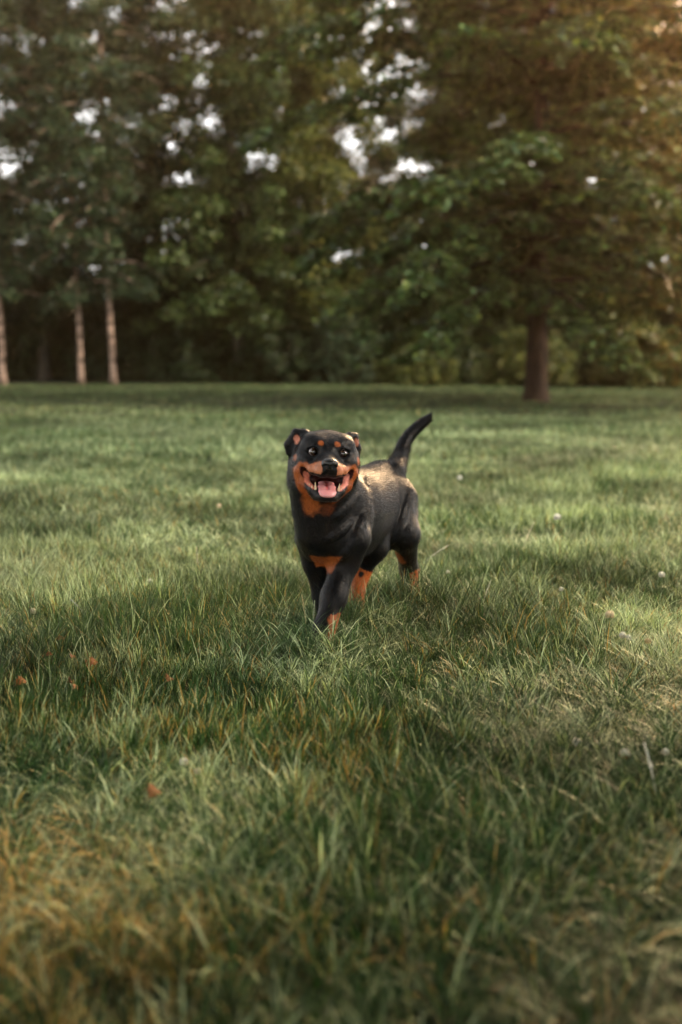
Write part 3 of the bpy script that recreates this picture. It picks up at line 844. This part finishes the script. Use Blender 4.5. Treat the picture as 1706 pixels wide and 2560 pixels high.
# ---- the big broad tree standing in the meadow on the right
def big_tree():
    rg = np.random.default_rng(21)
    x, y = 4.60, 27.0
    P, r = trunk_curve(13.5, .27, .05, (.004, 0), rg, n=22, flare=1.32)
    trunk = tube(P, r, 14, .08, rg)
    LP, LN = [], []; tubes = []
    zt = np.interp
    nl = 100
    for i in range(nl):
        h = 2.3 + 11.0 * (i / nl) ** .95 + rg.normal(0, .12)
        az = i * 2.39996 + rg.normal(0, .25)
        px = np.interp(h, P[:, 2], P[:, 0]); py = np.interp(h, P[:, 2], P[:, 1])
        rel = min(max((h - 2.3) / 11.2, 0.0), 1.0)
        L = (6.0 * (1 - rel ** 4.5) + .7) * rg.uniform(.75, 1.1)
        if 4.9 < h < 6.6 and math.cos(az) < -.2 and rg.random() < .65: continue
        if rel < .10: L *= .75
        rise = .02 + .45 * rel + rg.normal(0, .08)
        c = curve((px, py, h), (math.cos(az), math.sin(az), rise), L, 9, .75 - .3 * rel, .22, rg)
        r0 = .035 + .05 * (1 - rel) * rg.uniform(.8, 1.2)
        tubes.append(tube(c, np.linspace(r0, .012, len(c)), 6))
        cl = np.linspace(0, 1, len(c))
        ns = int(L * 6.5)
        for k in range(ns):
            t = rg.uniform(.02, 1.0) ** .85
            p = np.array([np.interp(t, cl, c[:, a]) for a in range(3)])
            t2 = min(t + .05, 1); p2 = np.array([np.interp(t2, cl, c[:, a]) for a in range(3)]); d = p2 - p if t < .97 else c[-1] - c[-2]
            d = d / (np.linalg.norm(d) + 1e-9)
            side = np.cross(d, (0, 0, 1)); side /= np.linalg.norm(side) + 1e-9
            sgn = 1 if k % 2 else -1
            d2 = d * .55 + side * sgn * rg.uniform(.5, 1.0) + np.array((0, 0, rg.uniform(-.25, .18)))
            l2 = rg.uniform(.45, 1.15) * (1.15 - .45 * t)
            tw = curve(p, d2, l2, 4, .45, .25, rg)
            if k % 2 == 0: tubes.append(tube(tw, np.linspace(.010, .003, 5), 3))
            nlv = int(l2 * 60)
            tt = rg.uniform(.08, 1.05, nlv); tc = np.linspace(0, 1, 5)
            q = np.stack([np.interp(tt, tc, tw[:, a]) for a in range(3)], 1)
            s2 = np.cross(tw[-1] - tw[0], (0, 0, 1)); s2 /= np.linalg.norm(s2) + 1e-9
            q += s2[None] * rg.normal(0, .13, nlv)[:, None]
            q[:, 2] += rg.normal(-.02, .045, nlv)
            LP.append(q); nn = rg.normal(0, .38, (nlv, 3)); nn[:, 2] += 1; nn[:, :2] += d2[:2] * .35; LN.append(nn)
    LP = np.concatenate(LP); LN = np.concatenate(LN)
    pal = [(.026, .042, .017), (.055, .085, .032), (.12, .17, .07), (.19, .21, .06)]
    col = leaf_cols(len(LP), rg, pal, [4, 4, 2, .5])
    warm = np.clip((LP[:, 0] - .8) / 3.5, 0, 1)[:, None] * (rg.random((len(LP), 1)) < .6)  # few orange leaves at right, strengthened to stand in for warm glow
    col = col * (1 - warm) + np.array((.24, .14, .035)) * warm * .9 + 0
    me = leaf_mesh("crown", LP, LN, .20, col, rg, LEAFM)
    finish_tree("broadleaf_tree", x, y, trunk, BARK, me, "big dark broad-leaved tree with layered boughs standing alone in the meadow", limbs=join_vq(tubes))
    print("big tree leaves", len(LP))
big_tree()

# ---- trees of the wood: clumpy crowns on limbs
def clump_crown(rg, P, h0, H_, R, nl, leaf, npc, cs, sparse=0.0, droop=.3, low=1.0, gap=None):
    C, Rr, tubes = [], [], []
    for i in range(nl):
        f = (i + rg.random()) / nl
        h = h0 + (H_ - h0) * f
        az = i * 2.39996 + rg.normal(0, .3)
        b = np.array([np.interp(h, P[:, 2], P[:, a]) for a in range(2)])
        L = R * (max(0.0, math.sin(math.pi * min(1, .16 + .84 * f) ** .9)) ** .6 * .9 + .1) * rg.uniform(.65, 1.1)
        if f < .15: L *= low
        c = curve((b[0], b[1], h), (math.cos(az), math.sin(az), .25 + .5 * f), L, 6, droop, .35, rg)
        tubes.append(tube(c, np.linspace(.02 + .02 * L * (1 - f) , .008, 7), 5))
        m = max(3, int(L * 2.0))
        for k in range(m):
            t = rg.uniform(.08, 1.03)
            p = np.array([np.interp(t, np.linspace(0, 1, 7), c[:, a]) for a in range(3)]) + rg.normal(0, .28, 3) * (1, 1, .8)
            if rg.random() < sparse: continue
            if gap and gap[0] < p[2] < gap[1] and rg.random() < gap[2]: continue
            C.append(p); Rr.append(cs * rg.uniform(.55, 1.25))
    C = np.array(C); Rr = np.array(Rr)
    k = rg.poisson(npc, len(C)); idx = np.repeat(np.arange(len(C)), k)
    d = rg.normal(0, 1, (len(idx), 3)); d /= np.linalg.norm(d, axis=1)[:, None]
    rad = rg.random(len(idx)) ** .45
    LP = C[idx] + d * (rad * Rr[idx])[:, None] * np.array((1, 1, .62))
    LP[:, 2] -= .25 * (np.linalg.norm(LP[:, :2] - C[idx][:, :2], axis=1) ** 2) / np.maximum(Rr[idx], .1)
    LN = d * .5 + rg.normal(0, .45, d.shape) + np.array((0, 0, .7))
    return LP, LN, tubes, idx

def wood_tree(name, x, y, seed, H_, h0, R, nl, leaf, npc, cs, pal, w, label, bark=None, r0=.2, lean=(0, 0), sparse=0.0, droop=.3, group=None, low=1.0, cat="tree", gap=None):
    rg = np.random.default_rng(seed)
    P, r = trunk_curve(H_, r0, r0 * .2, lean, rg, n=16)
    trunk = tube(P, r, 9, .08, rg)
    LP, LN, tubes, idx = clump_crown(rg, P, h0, H_, R, nl, leaf, npc, cs, sparse, droop, low, gap)
    cv = rg.uniform(.75, 1.3, idx.max() + 1)[idx][:, None]
    col = leaf_cols(len(LP), rg, pal, w) * cv
    me = leaf_mesh("crown", LP, LN, leaf, col, rg, LEAFW)
    print(name, len(LP))
    return finish_tree(name, x, y, trunk, bark or BARK2, me, label, cat, group, limbs=join_vq(tubes))

def copy_tree(root, x, y, rz, sc, label, group=None):
    r = root.copy(); COL.objects.link(r)
    r.location = (x, y, gz1(x, y) - .05); r.rotation_euler = (0, 0, rz); r.scale = (sc, sc, sc)
    r['label'] = label
    if group: r['group'] = group
    elif 'group' in r: del r['group']
    for ch in root.children:
        c = ch.copy(); COL.objects.link(c); c.parent = r
    return r

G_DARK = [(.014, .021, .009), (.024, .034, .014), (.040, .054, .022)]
G_BLUE = [(.024, .036, .022), (.042, .060, .034), (.080, .10, .055)]
G_GOLD = [(.070, .078, .020), (.115, .112, .028), (.19, .155, .04), (.035, .046, .014)]  # yellow tones stand for sunlit leaves, and for warm glow at right
G_MID = [(.024, .034, .013), (.046, .060, .021), (.088, .104, .036)]

# three birches on the left edge of the wood
bg = "birches at the left edge of the wood"
b3 = wood_tree("birch_tree", -8.25, 41.6, 31, 15, 3.4, 2.6, 64, .17, 110, .62, G_BLUE, [2, 2, 1], "white barked birch nearest the middle of the meadow, its bark colour spotted like sunlight", BIRCH, r0=.115, lean=(-.03, 0), droop=.9, group=bg, sparse=.0)
b2 = wood_tree("birch_tree", -9.45, 41.7, 32, 15, 3.3, 2.6, 64, .17, 110, .62, G_BLUE, [2, 2, 1], "white barked birch between the other two birches, thinnest stem of the three", BIRCH, r0=.10, lean=(-.012, 0), droop=.9, group=bg, sparse=.05)
b1 = wood_tree("birch_tree", -12.25, 41.5, 33, 15, 3.3, 2.7, 64, .17, 110, .62, G_BLUE, [2, 2, 1], "white barked birch at the left border of the picture", BIRCH, r0=.12, lean=(0.0, 0), droop=.9, group=bg, sparse=.05)

# main crowns behind
wg = "tall trees along the edge of the wood"
t1 = wood_tree("wood_tree", -3.9, 43.5, 41, 17, 1.9, 3.9, 92, .20, 150, .82, G_MID, [2, 3, 2], "tall leafy tree in the middle of the wood edge, green boughs hanging low", gap=(7.5, 10.5, .34), r0=.26, droop=.75, group=wg)
t2 = wood_tree("wood_tree", -1.1, 45.0, 42, 19, 2.5, 3.5, 92, .20, 150, .82, G_GOLD, [2, 3, 2, 3], "tall golden green tree rising behind the dog, left of the big meadow tree", gap=(6.6, 10.0, .30), r0=.26, droop=.6, group=wg)
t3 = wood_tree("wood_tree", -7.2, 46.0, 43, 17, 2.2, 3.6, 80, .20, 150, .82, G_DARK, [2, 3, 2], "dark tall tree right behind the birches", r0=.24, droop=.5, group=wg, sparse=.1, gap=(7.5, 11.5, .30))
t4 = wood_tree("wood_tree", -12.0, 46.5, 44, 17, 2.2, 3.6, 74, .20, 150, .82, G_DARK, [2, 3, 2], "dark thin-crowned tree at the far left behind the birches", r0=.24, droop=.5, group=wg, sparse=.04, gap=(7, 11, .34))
t5 = copy_tree(t1, 4.2, 46.5, 2.1, 1.0, "tall leafy tree hidden behind the big meadow tree", wg)
t6 = copy_tree(t2, 10.8, 44.0, 4.0, 1.0, "tall golden green tree at the right border behind the big tree", wg)
t7 = copy_tree(t3, 15.5, 46.0, 1.0, 1.0, "dark tall tree outermost on the right side of the wood", wg)
t8 = copy_tree(t1, -17.0, 44.0, 3.0, 1.0, "leafy tree outermost on the left side of the wood", wg)
copy_tree(t2, -22.0, 45.5, 3.0, 1.0, "golden green tree beyond the left end of the wood", wg)
copy_tree(t1, -27.0, 44.5, 5.0, 1.0, "leafy tree farthest along the left end of the wood", wg)
copy_tree(t1, 20.5, 44.5, 5.5, 1.0, "leafy tree beyond the right end of the wood", wg)
t9 = copy_tree(t4, 7.6, 47.5, 3.0, 1.0, "dark tree behind the right boughs of the big meadow tree", wg)

# second row, one mass of dark crowns
dg = "dark trees deep in the wood"
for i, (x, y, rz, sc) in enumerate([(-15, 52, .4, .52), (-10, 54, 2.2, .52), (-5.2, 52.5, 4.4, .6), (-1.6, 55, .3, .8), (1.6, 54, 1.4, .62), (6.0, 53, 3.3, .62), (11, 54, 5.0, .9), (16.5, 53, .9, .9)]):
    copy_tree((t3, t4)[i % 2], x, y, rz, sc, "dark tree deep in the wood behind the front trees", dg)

copy_tree(t2, 2.7, -2.9, 2.0, 1.15, "unseen leafy tree added for shade behind the photographer on the right", "added trees out of view, shading the foreground")  # four unseen trees, from here on, added to shade the foreground
copy_tree(t2, -2.6, -3.4, 5.0, 1.15, "unseen leafy tree added for shade behind the photographer on the left", "added trees out of view, shading the foreground")
copy_tree(t1, 14.8, -3.4, 2.6, .95, "unseen leafy tree added for shade beside the meadow, farthest out to the right of the photographer", "added trees out of view, shading the foreground")
copy_tree(t1, 9.0, -2.6, 1.0, .95, "unseen leafy tree added for shade beside the meadow, out to the right of the photographer", "added trees out of view, shading the foreground")
# ---- bushes under the trees
def shrub(name, seed, R, H_, leaf, nc, npc, pal, w):
    rg = np.random.default_rng(seed)
    d = rg.normal(0, 1, (nc, 3)); d /= np.linalg.norm(d, axis=1)[:, None]; d[:, 2] = np.abs(d[:, 2])
    C = d * (rg.random((nc, 1)) ** .35) * np.array((R, R, H_ * .88))
    C[:, 2] += .12
    Rr = rg.uniform(.25, .55, nc)
    idx = np.repeat(np.arange(nc), npc)
    e = rg.normal(0, 1, (len(idx), 3)); e /= np.linalg.norm(e, axis=1)[:, None]
    LP = C[idx] + e * (rg.random(len(idx)) ** .45 * Rr[idx])[:, None] * np.array((1, 1, .8))
    LP = LP[LP[:, 2] > .02]; idx = idx[:len(LP)]
    LN = rg.normal(0, .5, LP.shape) + np.array((0, 0, .6)) + LP * (.25, .25, 0)
    col = leaf_cols(len(LP), rg, pal, w) * rg.uniform(.7, 1.3, nc)[idx][:, None]
    st = []
    for i in range(7):
        a = rg.uniform(0, 6.28)
        c = curve((rg.normal(0, .1), rg.normal(0, .1), 0), (math.cos(a) * .6, math.sin(a) * .6, 1), H_ * .85, 5, .2, .3, rg)
        st.append(tube(c, np.linspace(.03, .008, 6), 5))
    v, q = join_vq(st)
    return leaf_mesh("foliage", LP, LN, leaf, col, rg, LEAFW), raw_mesh("stems", v, q.ravel(), np.full(len(q), 4), BARK2, smooth=True)
SK = [shrub("bush", 60 + i, 1.9, 3.4, .17, 200, 80, p, w) for i, (p, w) in enumerate(((G_DARK, [2, 3, 2]), (G_MID, [3, 3, 2]), (G_GOLD, [2, 2, 1, 3]), (G_BLUE, [3, 2, 1])))]
def put_bush(k, x, y, rz, sx, sz, label, group):
    root = empty("bush", (x, y, gz1(x, y) - .03)); tag(root, label, "bush", group)
    root.rotation_euler = (0, 0, rz); root.scale = (sx, sx, sz)
    add_obj("foliage", SK[k][0], root); add_obj("stems", SK[k][1], root)
ug = "bushes under the edge of the wood"
for k, x, y, rz, sx, sz, lb in [
    (2, 2.6, 39.9, .3, .75, .62, "rounded green bush just left of the big tree's trunk, foot of the wood"),
    (2, 6.6, 40.2, 1.3, .85, .70, "light green bush just right of the big tree's trunk"),
    (2, 10.6, 39.9, 2.6, .95, .75, "yellow green bush at the right border, front of the wood"),
    (1, 8.7, 43.0, 4.1, .9, .95, "tall bush between the two light green bushes on the right"),
    (3, 0.3, 43.2, 5.1, .9, .85, "dull green bush behind the dog's tail, foot of the wood"),
    (0, -2.4, 43.4, 2.0, .9, .75, "dark bush right behind the dog's head, foot of the wood"),
    (0, -5.6, 43.8, 3.5, 1.0, .75, "dark bush right of the birches, foot of the wood"),
    (1, 4.6, 44.2, .9, 1.0, 1.05, "tall green bush straight behind the trunk of the big tree"),
    (1, 13.2, 42.0, 3.9, 1.0, 1.0, "green bush outermost on the right"),
]:
    put_bush(k, x, y, rz, sx, sz, lb, ug)
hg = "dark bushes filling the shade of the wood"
rgb = random.Random(5)
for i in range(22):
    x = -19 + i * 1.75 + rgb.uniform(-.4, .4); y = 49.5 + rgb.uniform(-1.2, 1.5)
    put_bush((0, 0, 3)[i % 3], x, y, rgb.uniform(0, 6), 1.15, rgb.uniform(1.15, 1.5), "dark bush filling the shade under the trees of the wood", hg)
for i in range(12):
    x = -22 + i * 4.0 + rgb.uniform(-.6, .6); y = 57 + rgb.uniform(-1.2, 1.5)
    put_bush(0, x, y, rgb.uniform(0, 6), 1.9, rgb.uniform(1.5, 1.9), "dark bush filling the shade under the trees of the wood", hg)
# ------------------------------------------------------------------ flowers, fallen leaves and seed heads in the grass
def ground_at(px, py, h=0.0):
    o = np.array((0, 0, CAM_H)); d = at(px, py, 1.0) - o
    t = (h - CAM_H) / d[2]
    for _ in range(4):
        p = o + d * t; t = (h + gz1(p[0], p[1]) - CAM_H) / d[2]
    return o + d * t

PETAL = vcol_material("petal", rough=.6, spec=.3, noise=.15, nscale=200)
STEM = vcol_material("flower_stem", rough=.5, spec=.4, noise=.2, nscale=60)
DRY = vcol_material("dry_leaf", rough=.7, spec=.08, noise=.4, nscale=120, bump=.5)

def clover(px, py, hgt, r, label, white=(.80, .78, .66), brown=0.0, seed=0, group="white clover flowers in the grass"):
    rg = np.random.default_rng(900 + seed)
    top = ground_at(px, py, hgt); z0 = gz1(top[0], top[1])
    base = np.array((top[0], top[1], z0))
    root = empty("clover_flower", base); tag(root, label, "flower", group)
    sx, sy = rg.normal(0, .012, 2)
    st = [(-sx, -sy, 0), (-sx * .5, -sy * .5, hgt * .5), (0, 0, hgt - r * .5)]
    v, q = tube(st, [.0016, .0013, .0012], 6)
    add_obj("stem", raw_mesh("stem", v, q.ravel(), np.full(len(q), 4), STEM, np.tile((.07, .12, .035), (len(v), 1)), True), root)
    # head of many small pointed florets
    V = []; Fq = []; Cc = []
    n = 110
    for i in range(n):
        u = 1 - 1.75 * (i + .5) / n; a = i * 2.39996
        d = np.array((math.cos(a) * math.sqrt(1 - u * u), math.sin(a) * math.sqrt(1 - u * u), u))
        t = np.cross(d, (0, 0, 1)); t /= np.linalg.norm(t) + 1e-9; b = np.cross(d, t)
        L_ = r * rg.uniform(.85, 1.15); w = r * .17
        o_ = len(V)
        for p in (d * L_ * .25 - t * w * .5, d * L_ * .7 - t * w - b * w * .3, d * L_ + b * -w * .5, d * L_ * .7 + t * w - b * w * .3, d * L_ * .25 + t * w * .5, d * L_ * .75 + b * w):
            V.append(p + np.array((0, 0, hgt)))
        Fq += [o_, o_ + 1, o_ + 5, o_ + 4, o_ + 1, o_ + 2, o_ + 3, o_ + 5, o_ + 4, o_ + 5, o_ + 3, o_ + 3]
        c = np.array(white) if (u > -.1 or not brown) else np.array((.40, .17, .07))
        Cc += [c * rg.uniform(.7, 1.05)] * 6
    Fq = np.array(Fq).reshape(-1, 4); tri = Fq[:, 2] == Fq[:, 3]
    fl = np.concatenate([f[:3] if t_ else f for f, t_ in zip(Fq, tri)])
    add_obj("flower_head", raw_mesh("flower_head", np.array(V), fl, np.where(tri, 3, 4), PETAL, np.array(Cc)), root)
    # a three-part leaf low on the stem
    V = []; Fq = []
    for k in range(3):
        a = k * 2.09 + rg.random(); c = np.array((math.cos(a), math.sin(a), .15)); s_ = np.array((-math.sin(a), math.cos(a), 0))
        o_ = len(V)
        for p in ((0, 0), (.5, -.45), (1, -.3), (.92, 0), (1, .3), (.5, .45)):
            V.append(c * p[0] * .014 + s_ * p[1] * .014 + np.array((.01, 0, hgt * .55)))
        Fq += [o_ + i for i in range(6)]
    add_obj("leaf", raw_mesh("leaf", np.array(V), np.array(Fq), np.full(3, 6), STEM, np.tile((.05, .10, .03), (len(V), 1))), root)

for i, a in enumerate([
    (376, 1455, .105, .015, "white clover flower in the grass left of the dog's front paws"),
    (1393, 1293, .12, .022, "big fluffy white clover flower in the grass right of the dog's hind leg", (.82, .82, .74)),
    (1655, 1437, .12, .015, "white clover flower near the right border, level with the dog's legs"),
    (1404, 1473, .11, .010, "tiny white clover flower in the grass right of the dog's hind paws"),
    (1525, 1537, .115, .018, "cream clover flower above the cluster of white ones on the right", (.78, .66, .45)),
    (1557, 1588, .115, .013, "left flower of the close white pair on the right"),
    (1573, 1594, .11, .011, "right flower of the close white pair on the right"),
    (1620, 1603, .10, .012, "yellowish clover flower beside the white pair on the right", (.70, .55, .30)),
    (1443, 1855, .10, .012, "white clover flower in the blurred grass at lower right, left of the two-coloured one"),
    (1563, 1886, .10, .015, "two-coloured clover flower, white on top and brown below, at lower right", (.82, .80, .70), 1.0),
    (1664, 1880, .10, .010, "small white clover flower at the right border, right of the two-coloured one"),
    (495, 1930, .10, .010, "small cream clover flower in the blurred grass at lower left", (.72, .66, .48)),
    (460, 1905, .11, .011, "pale clover flower beside a long pale blade at lower left"),
    (1120, 1430, .11, .009, "tiny white clover flower in the grass just right of the dog's hind paw"),
    (1150, 1195, .12, .020, "white clover flower in the far pale grass right of the dog's rump", (.8, .8, .74)),
    (82, 1528, .11, .013, "cream clover flower near the left border", (.75, .7, .5)),
    (548, 1265, .12, .014, "pale clover flower in the far grass left of the dog's head", (.72, .6, .42)),
]):
    clover(*a, seed=i)

def dead_leaf(px, py, hgt, L_, rot, label, col, seed):
    rg = np.random.default_rng(700 + seed)
    p = ground_at(px, py, hgt)
    prof = [(0, 0), (.12, .16), (.2, .34), (.32, .22), (.45, .44), (.58, .26), (.7, .33), (.82, .14), (1, 0)]
    V = []; n = len(prof)
    for u, w in prof:
        lift = .18 * math.sin(u * 3.1) + .10 * u
        V += [(u - .5, -w, lift + .22 * w), (u - .5, 0, lift - .03), (u - .5, w, lift + .38 * w)]
    V = np.array(V) * L_ * .85
    c_, s_ = math.cos(rot), math.sin(rot)
    tilt = rg.uniform(.3, .9)
    V = V @ np.array(((1, 0, 0), (0, math.cos(tilt), math.sin(tilt)), (0, -math.sin(tilt), math.cos(tilt))))
    V = V @ np.array(((c_, s_, 0), (-s_, c_, 0), (0, 0, 1)))
    F = []
    for i in range(n - 1):
        for k in (0, 1): F.append((i * 3 + k, i * 3 + 3 + k, i * 3 + 4 + k, i * 3 + 1 + k))
    root = empty("dead_leaf", p); tag(root, label, "leaf", "fallen brown leaves caught in the grass")
    V2 = np.concatenate((V, V + (0, 0, .0008)))
    F = np.array(F); F = np.concatenate((F[:, ::-1], F + len(V)))
    add_obj("blade", raw_mesh("blade", V2, F.ravel(), np.full(len(F), 4), DRY, np.tile(np.array(col) * (.24, .20, .14), (len(V2), 1)), True), root)
    v, q = tube([V[1], V[1] + (V[1] - V[4]) * 1.6 + np.array((0, 0, .006))], [.0012, .0007], 5)
    add_obj("stalk", raw_mesh("stalk", v, q.ravel(), np.full(len(q), 4), DRY, np.tile((.2, .1, .05), (len(v), 1)), True), root)
for i, a in enumerate([
    (228, 1662, .085, .060, .9, "curled pinkish brown leaf, upper one of the fallen leaves on the left", (.50, .24, .12)),
    (173, 1716, .085, .070, 2.2, "biggest fallen leaf, light brown, in the flattened grass on the left", (.62, .34, .20)),
    (122, 1640, .08, .035, .3, "small brown leaf left of the curled pinkish leaf", (.38, .17, .07)),
    (178, 1643, .08, .035, 1.9, "small brown leaf between the other small leaf and the curled one", (.34, .14, .06)),
    (52, 1708, .08, .050, 1.2, "orange brown leaf close to the left border", (.48, .22, .07)),
    (420, 1700, .08, .045, 1.5, "tan leaf in the grass in front of and left of the dog", (.40, .22, .09)),
    (703, 1868, .09, .050, 2.6, "light brown leaf in the blurred grass in front of the dog", (.52, .29, .15)),
    (152, 1598, .09, .030, .5, "small light brown leaf above the other fallen leaves on the left", (.6, .33, .16)),
    (380, 1985, .09, .055, 1.4, "brown blurred leaf at lower left, near the front", (.50, .27, .13)),
    (1598, 1950, .07, .035, .2, "dark red brown leaf low in the grass at lower right", (.26, .07, .025)),
]):
    dead_leaf(*a, seed=i)

def stalk(px, py, hgt, lean, az, label, col, seed, name="seed_head", width=.004, cat="grass stalk"):
    rg = np.random.default_rng(500 + seed)
    b = ground_at(px, py, 0)
    root = empty(name, b); tag(root, label, cat, "pale grass stalks standing out of the meadow")
    t = np.linspace(0, 1, 9); P = np.stack((math.cos(az) * lean * t ** 1.7, math.sin(az) * lean * t ** 1.7, hgt * t * (1 - .15 * t * min(1, lean / hgt))), 1)
    v, q = tube(P, np.linspace(.0016, .0008, 9), 5)
    add_obj("stem", raw_mesh("stem", v, q.ravel(), np.full(len(q), 4), STEM, np.tile(np.array(col) * .7, (len(v), 1)), True), root)
    LP, LN = [], []
    T = P[-1] - P[-3]; T /= np.linalg.norm(T)
    k = 90
    u = rg.uniform(.62, 1.0, k); q_ = np.stack([np.interp(u, t, P[:, a]) for a in range(3)], 1)
    q_ += rg.normal(0, width * .45, (k, 3)) * (1.1 - u)[:, None] * 2.2
    me = leaf_mesh("ear", q_, rg.normal(0, 1, (k, 3)), width * 1.5, np.tile(col, (k, 1)) * rg.uniform(.7, 1.2, (k, 1)), rg, STEM, aspect=.4)
    add_obj("ear", me, root)
for i, a in enumerate([
    (497, 1478, .21, .03, 1.9, "upright pale seed head in the grass left of the dog", (.60, .55, .38)),
    (771, 1640, .22, .03, 2.4, "tall yellowish seed head just left of the dog's front paws", (.42, .38, .18)),
    (782, 1640, .20, .02, 1.2, "green seed head touching the left side of the dog's front leg", (.32, .38, .24)),
    (1045, 1440, .17, .17, .35, "whitish seed head leaning right from behind the dog's hind leg", (.66, .66, .56)),
    (1300, 1420, .24, .14, .9, "thin pale seed head leaning right, under the fluffy white flower", (.55, .52, .36)),
    (1648, 2080, .20, .05, 2.2, "long whitish blurred seed head near the right border at the front", (.72, .72, .62)),
    (240, 1600, .16, .12, 2.6, "bluish white bent stalk near the left border", (.5, .56, .5)),
    (1200, 1560, .18, .07, .8, "pale bent seed head in the grass between the dog and the flowers on the right", (.5, .5, .36)),
]):
    stalk(*a, seed=i)
# ------------------------------------------------------------------ thin haze, tinted orange to carry the added sky glow
def haze():
    me = bpy.data.meshes.new("haze")
    x0, x1, y0, y1, z0, z1 = -60, 60, -12, 75, -1.2, 23
    v = [(x, y, z) for x in (x0, x1) for y in (y0, y1) for z in (z0, z1)]
    f = [(0, 1, 3, 2), (4, 6, 7, 5), (0, 4, 5, 1), (2, 3, 7, 6), (0, 2, 6, 4), (1, 5, 7, 3)]
    me.from_pydata(v, [], f)
    m = bpy.data.materials.new("haze_air"); m.use_nodes = True
    n = m.node_tree.nodes; l = m.node_tree.links
    n.remove(n["Principled BSDF"])
    pv = n.new("ShaderNodeVolumePrincipled")
    pv.inputs['Color'].default_value = (1, .70, .42, 1)
    pv.inputs['Density'].default_value = HAZE_D
    pv.inputs['Anisotropy'].default_value = HAZE_G
    l.new(pv.outputs[0], n["Material Output"].inputs['Volume'])
    me.materials.append(m)
    o = add_obj("haze", me); tag(o, kind='stuff')
    o['label'] = "thin haze tinted warm to carry the glow over the meadow"; o['category'] = "haze"
HAZE_D, HAZE_G = .00095, .88
haze()
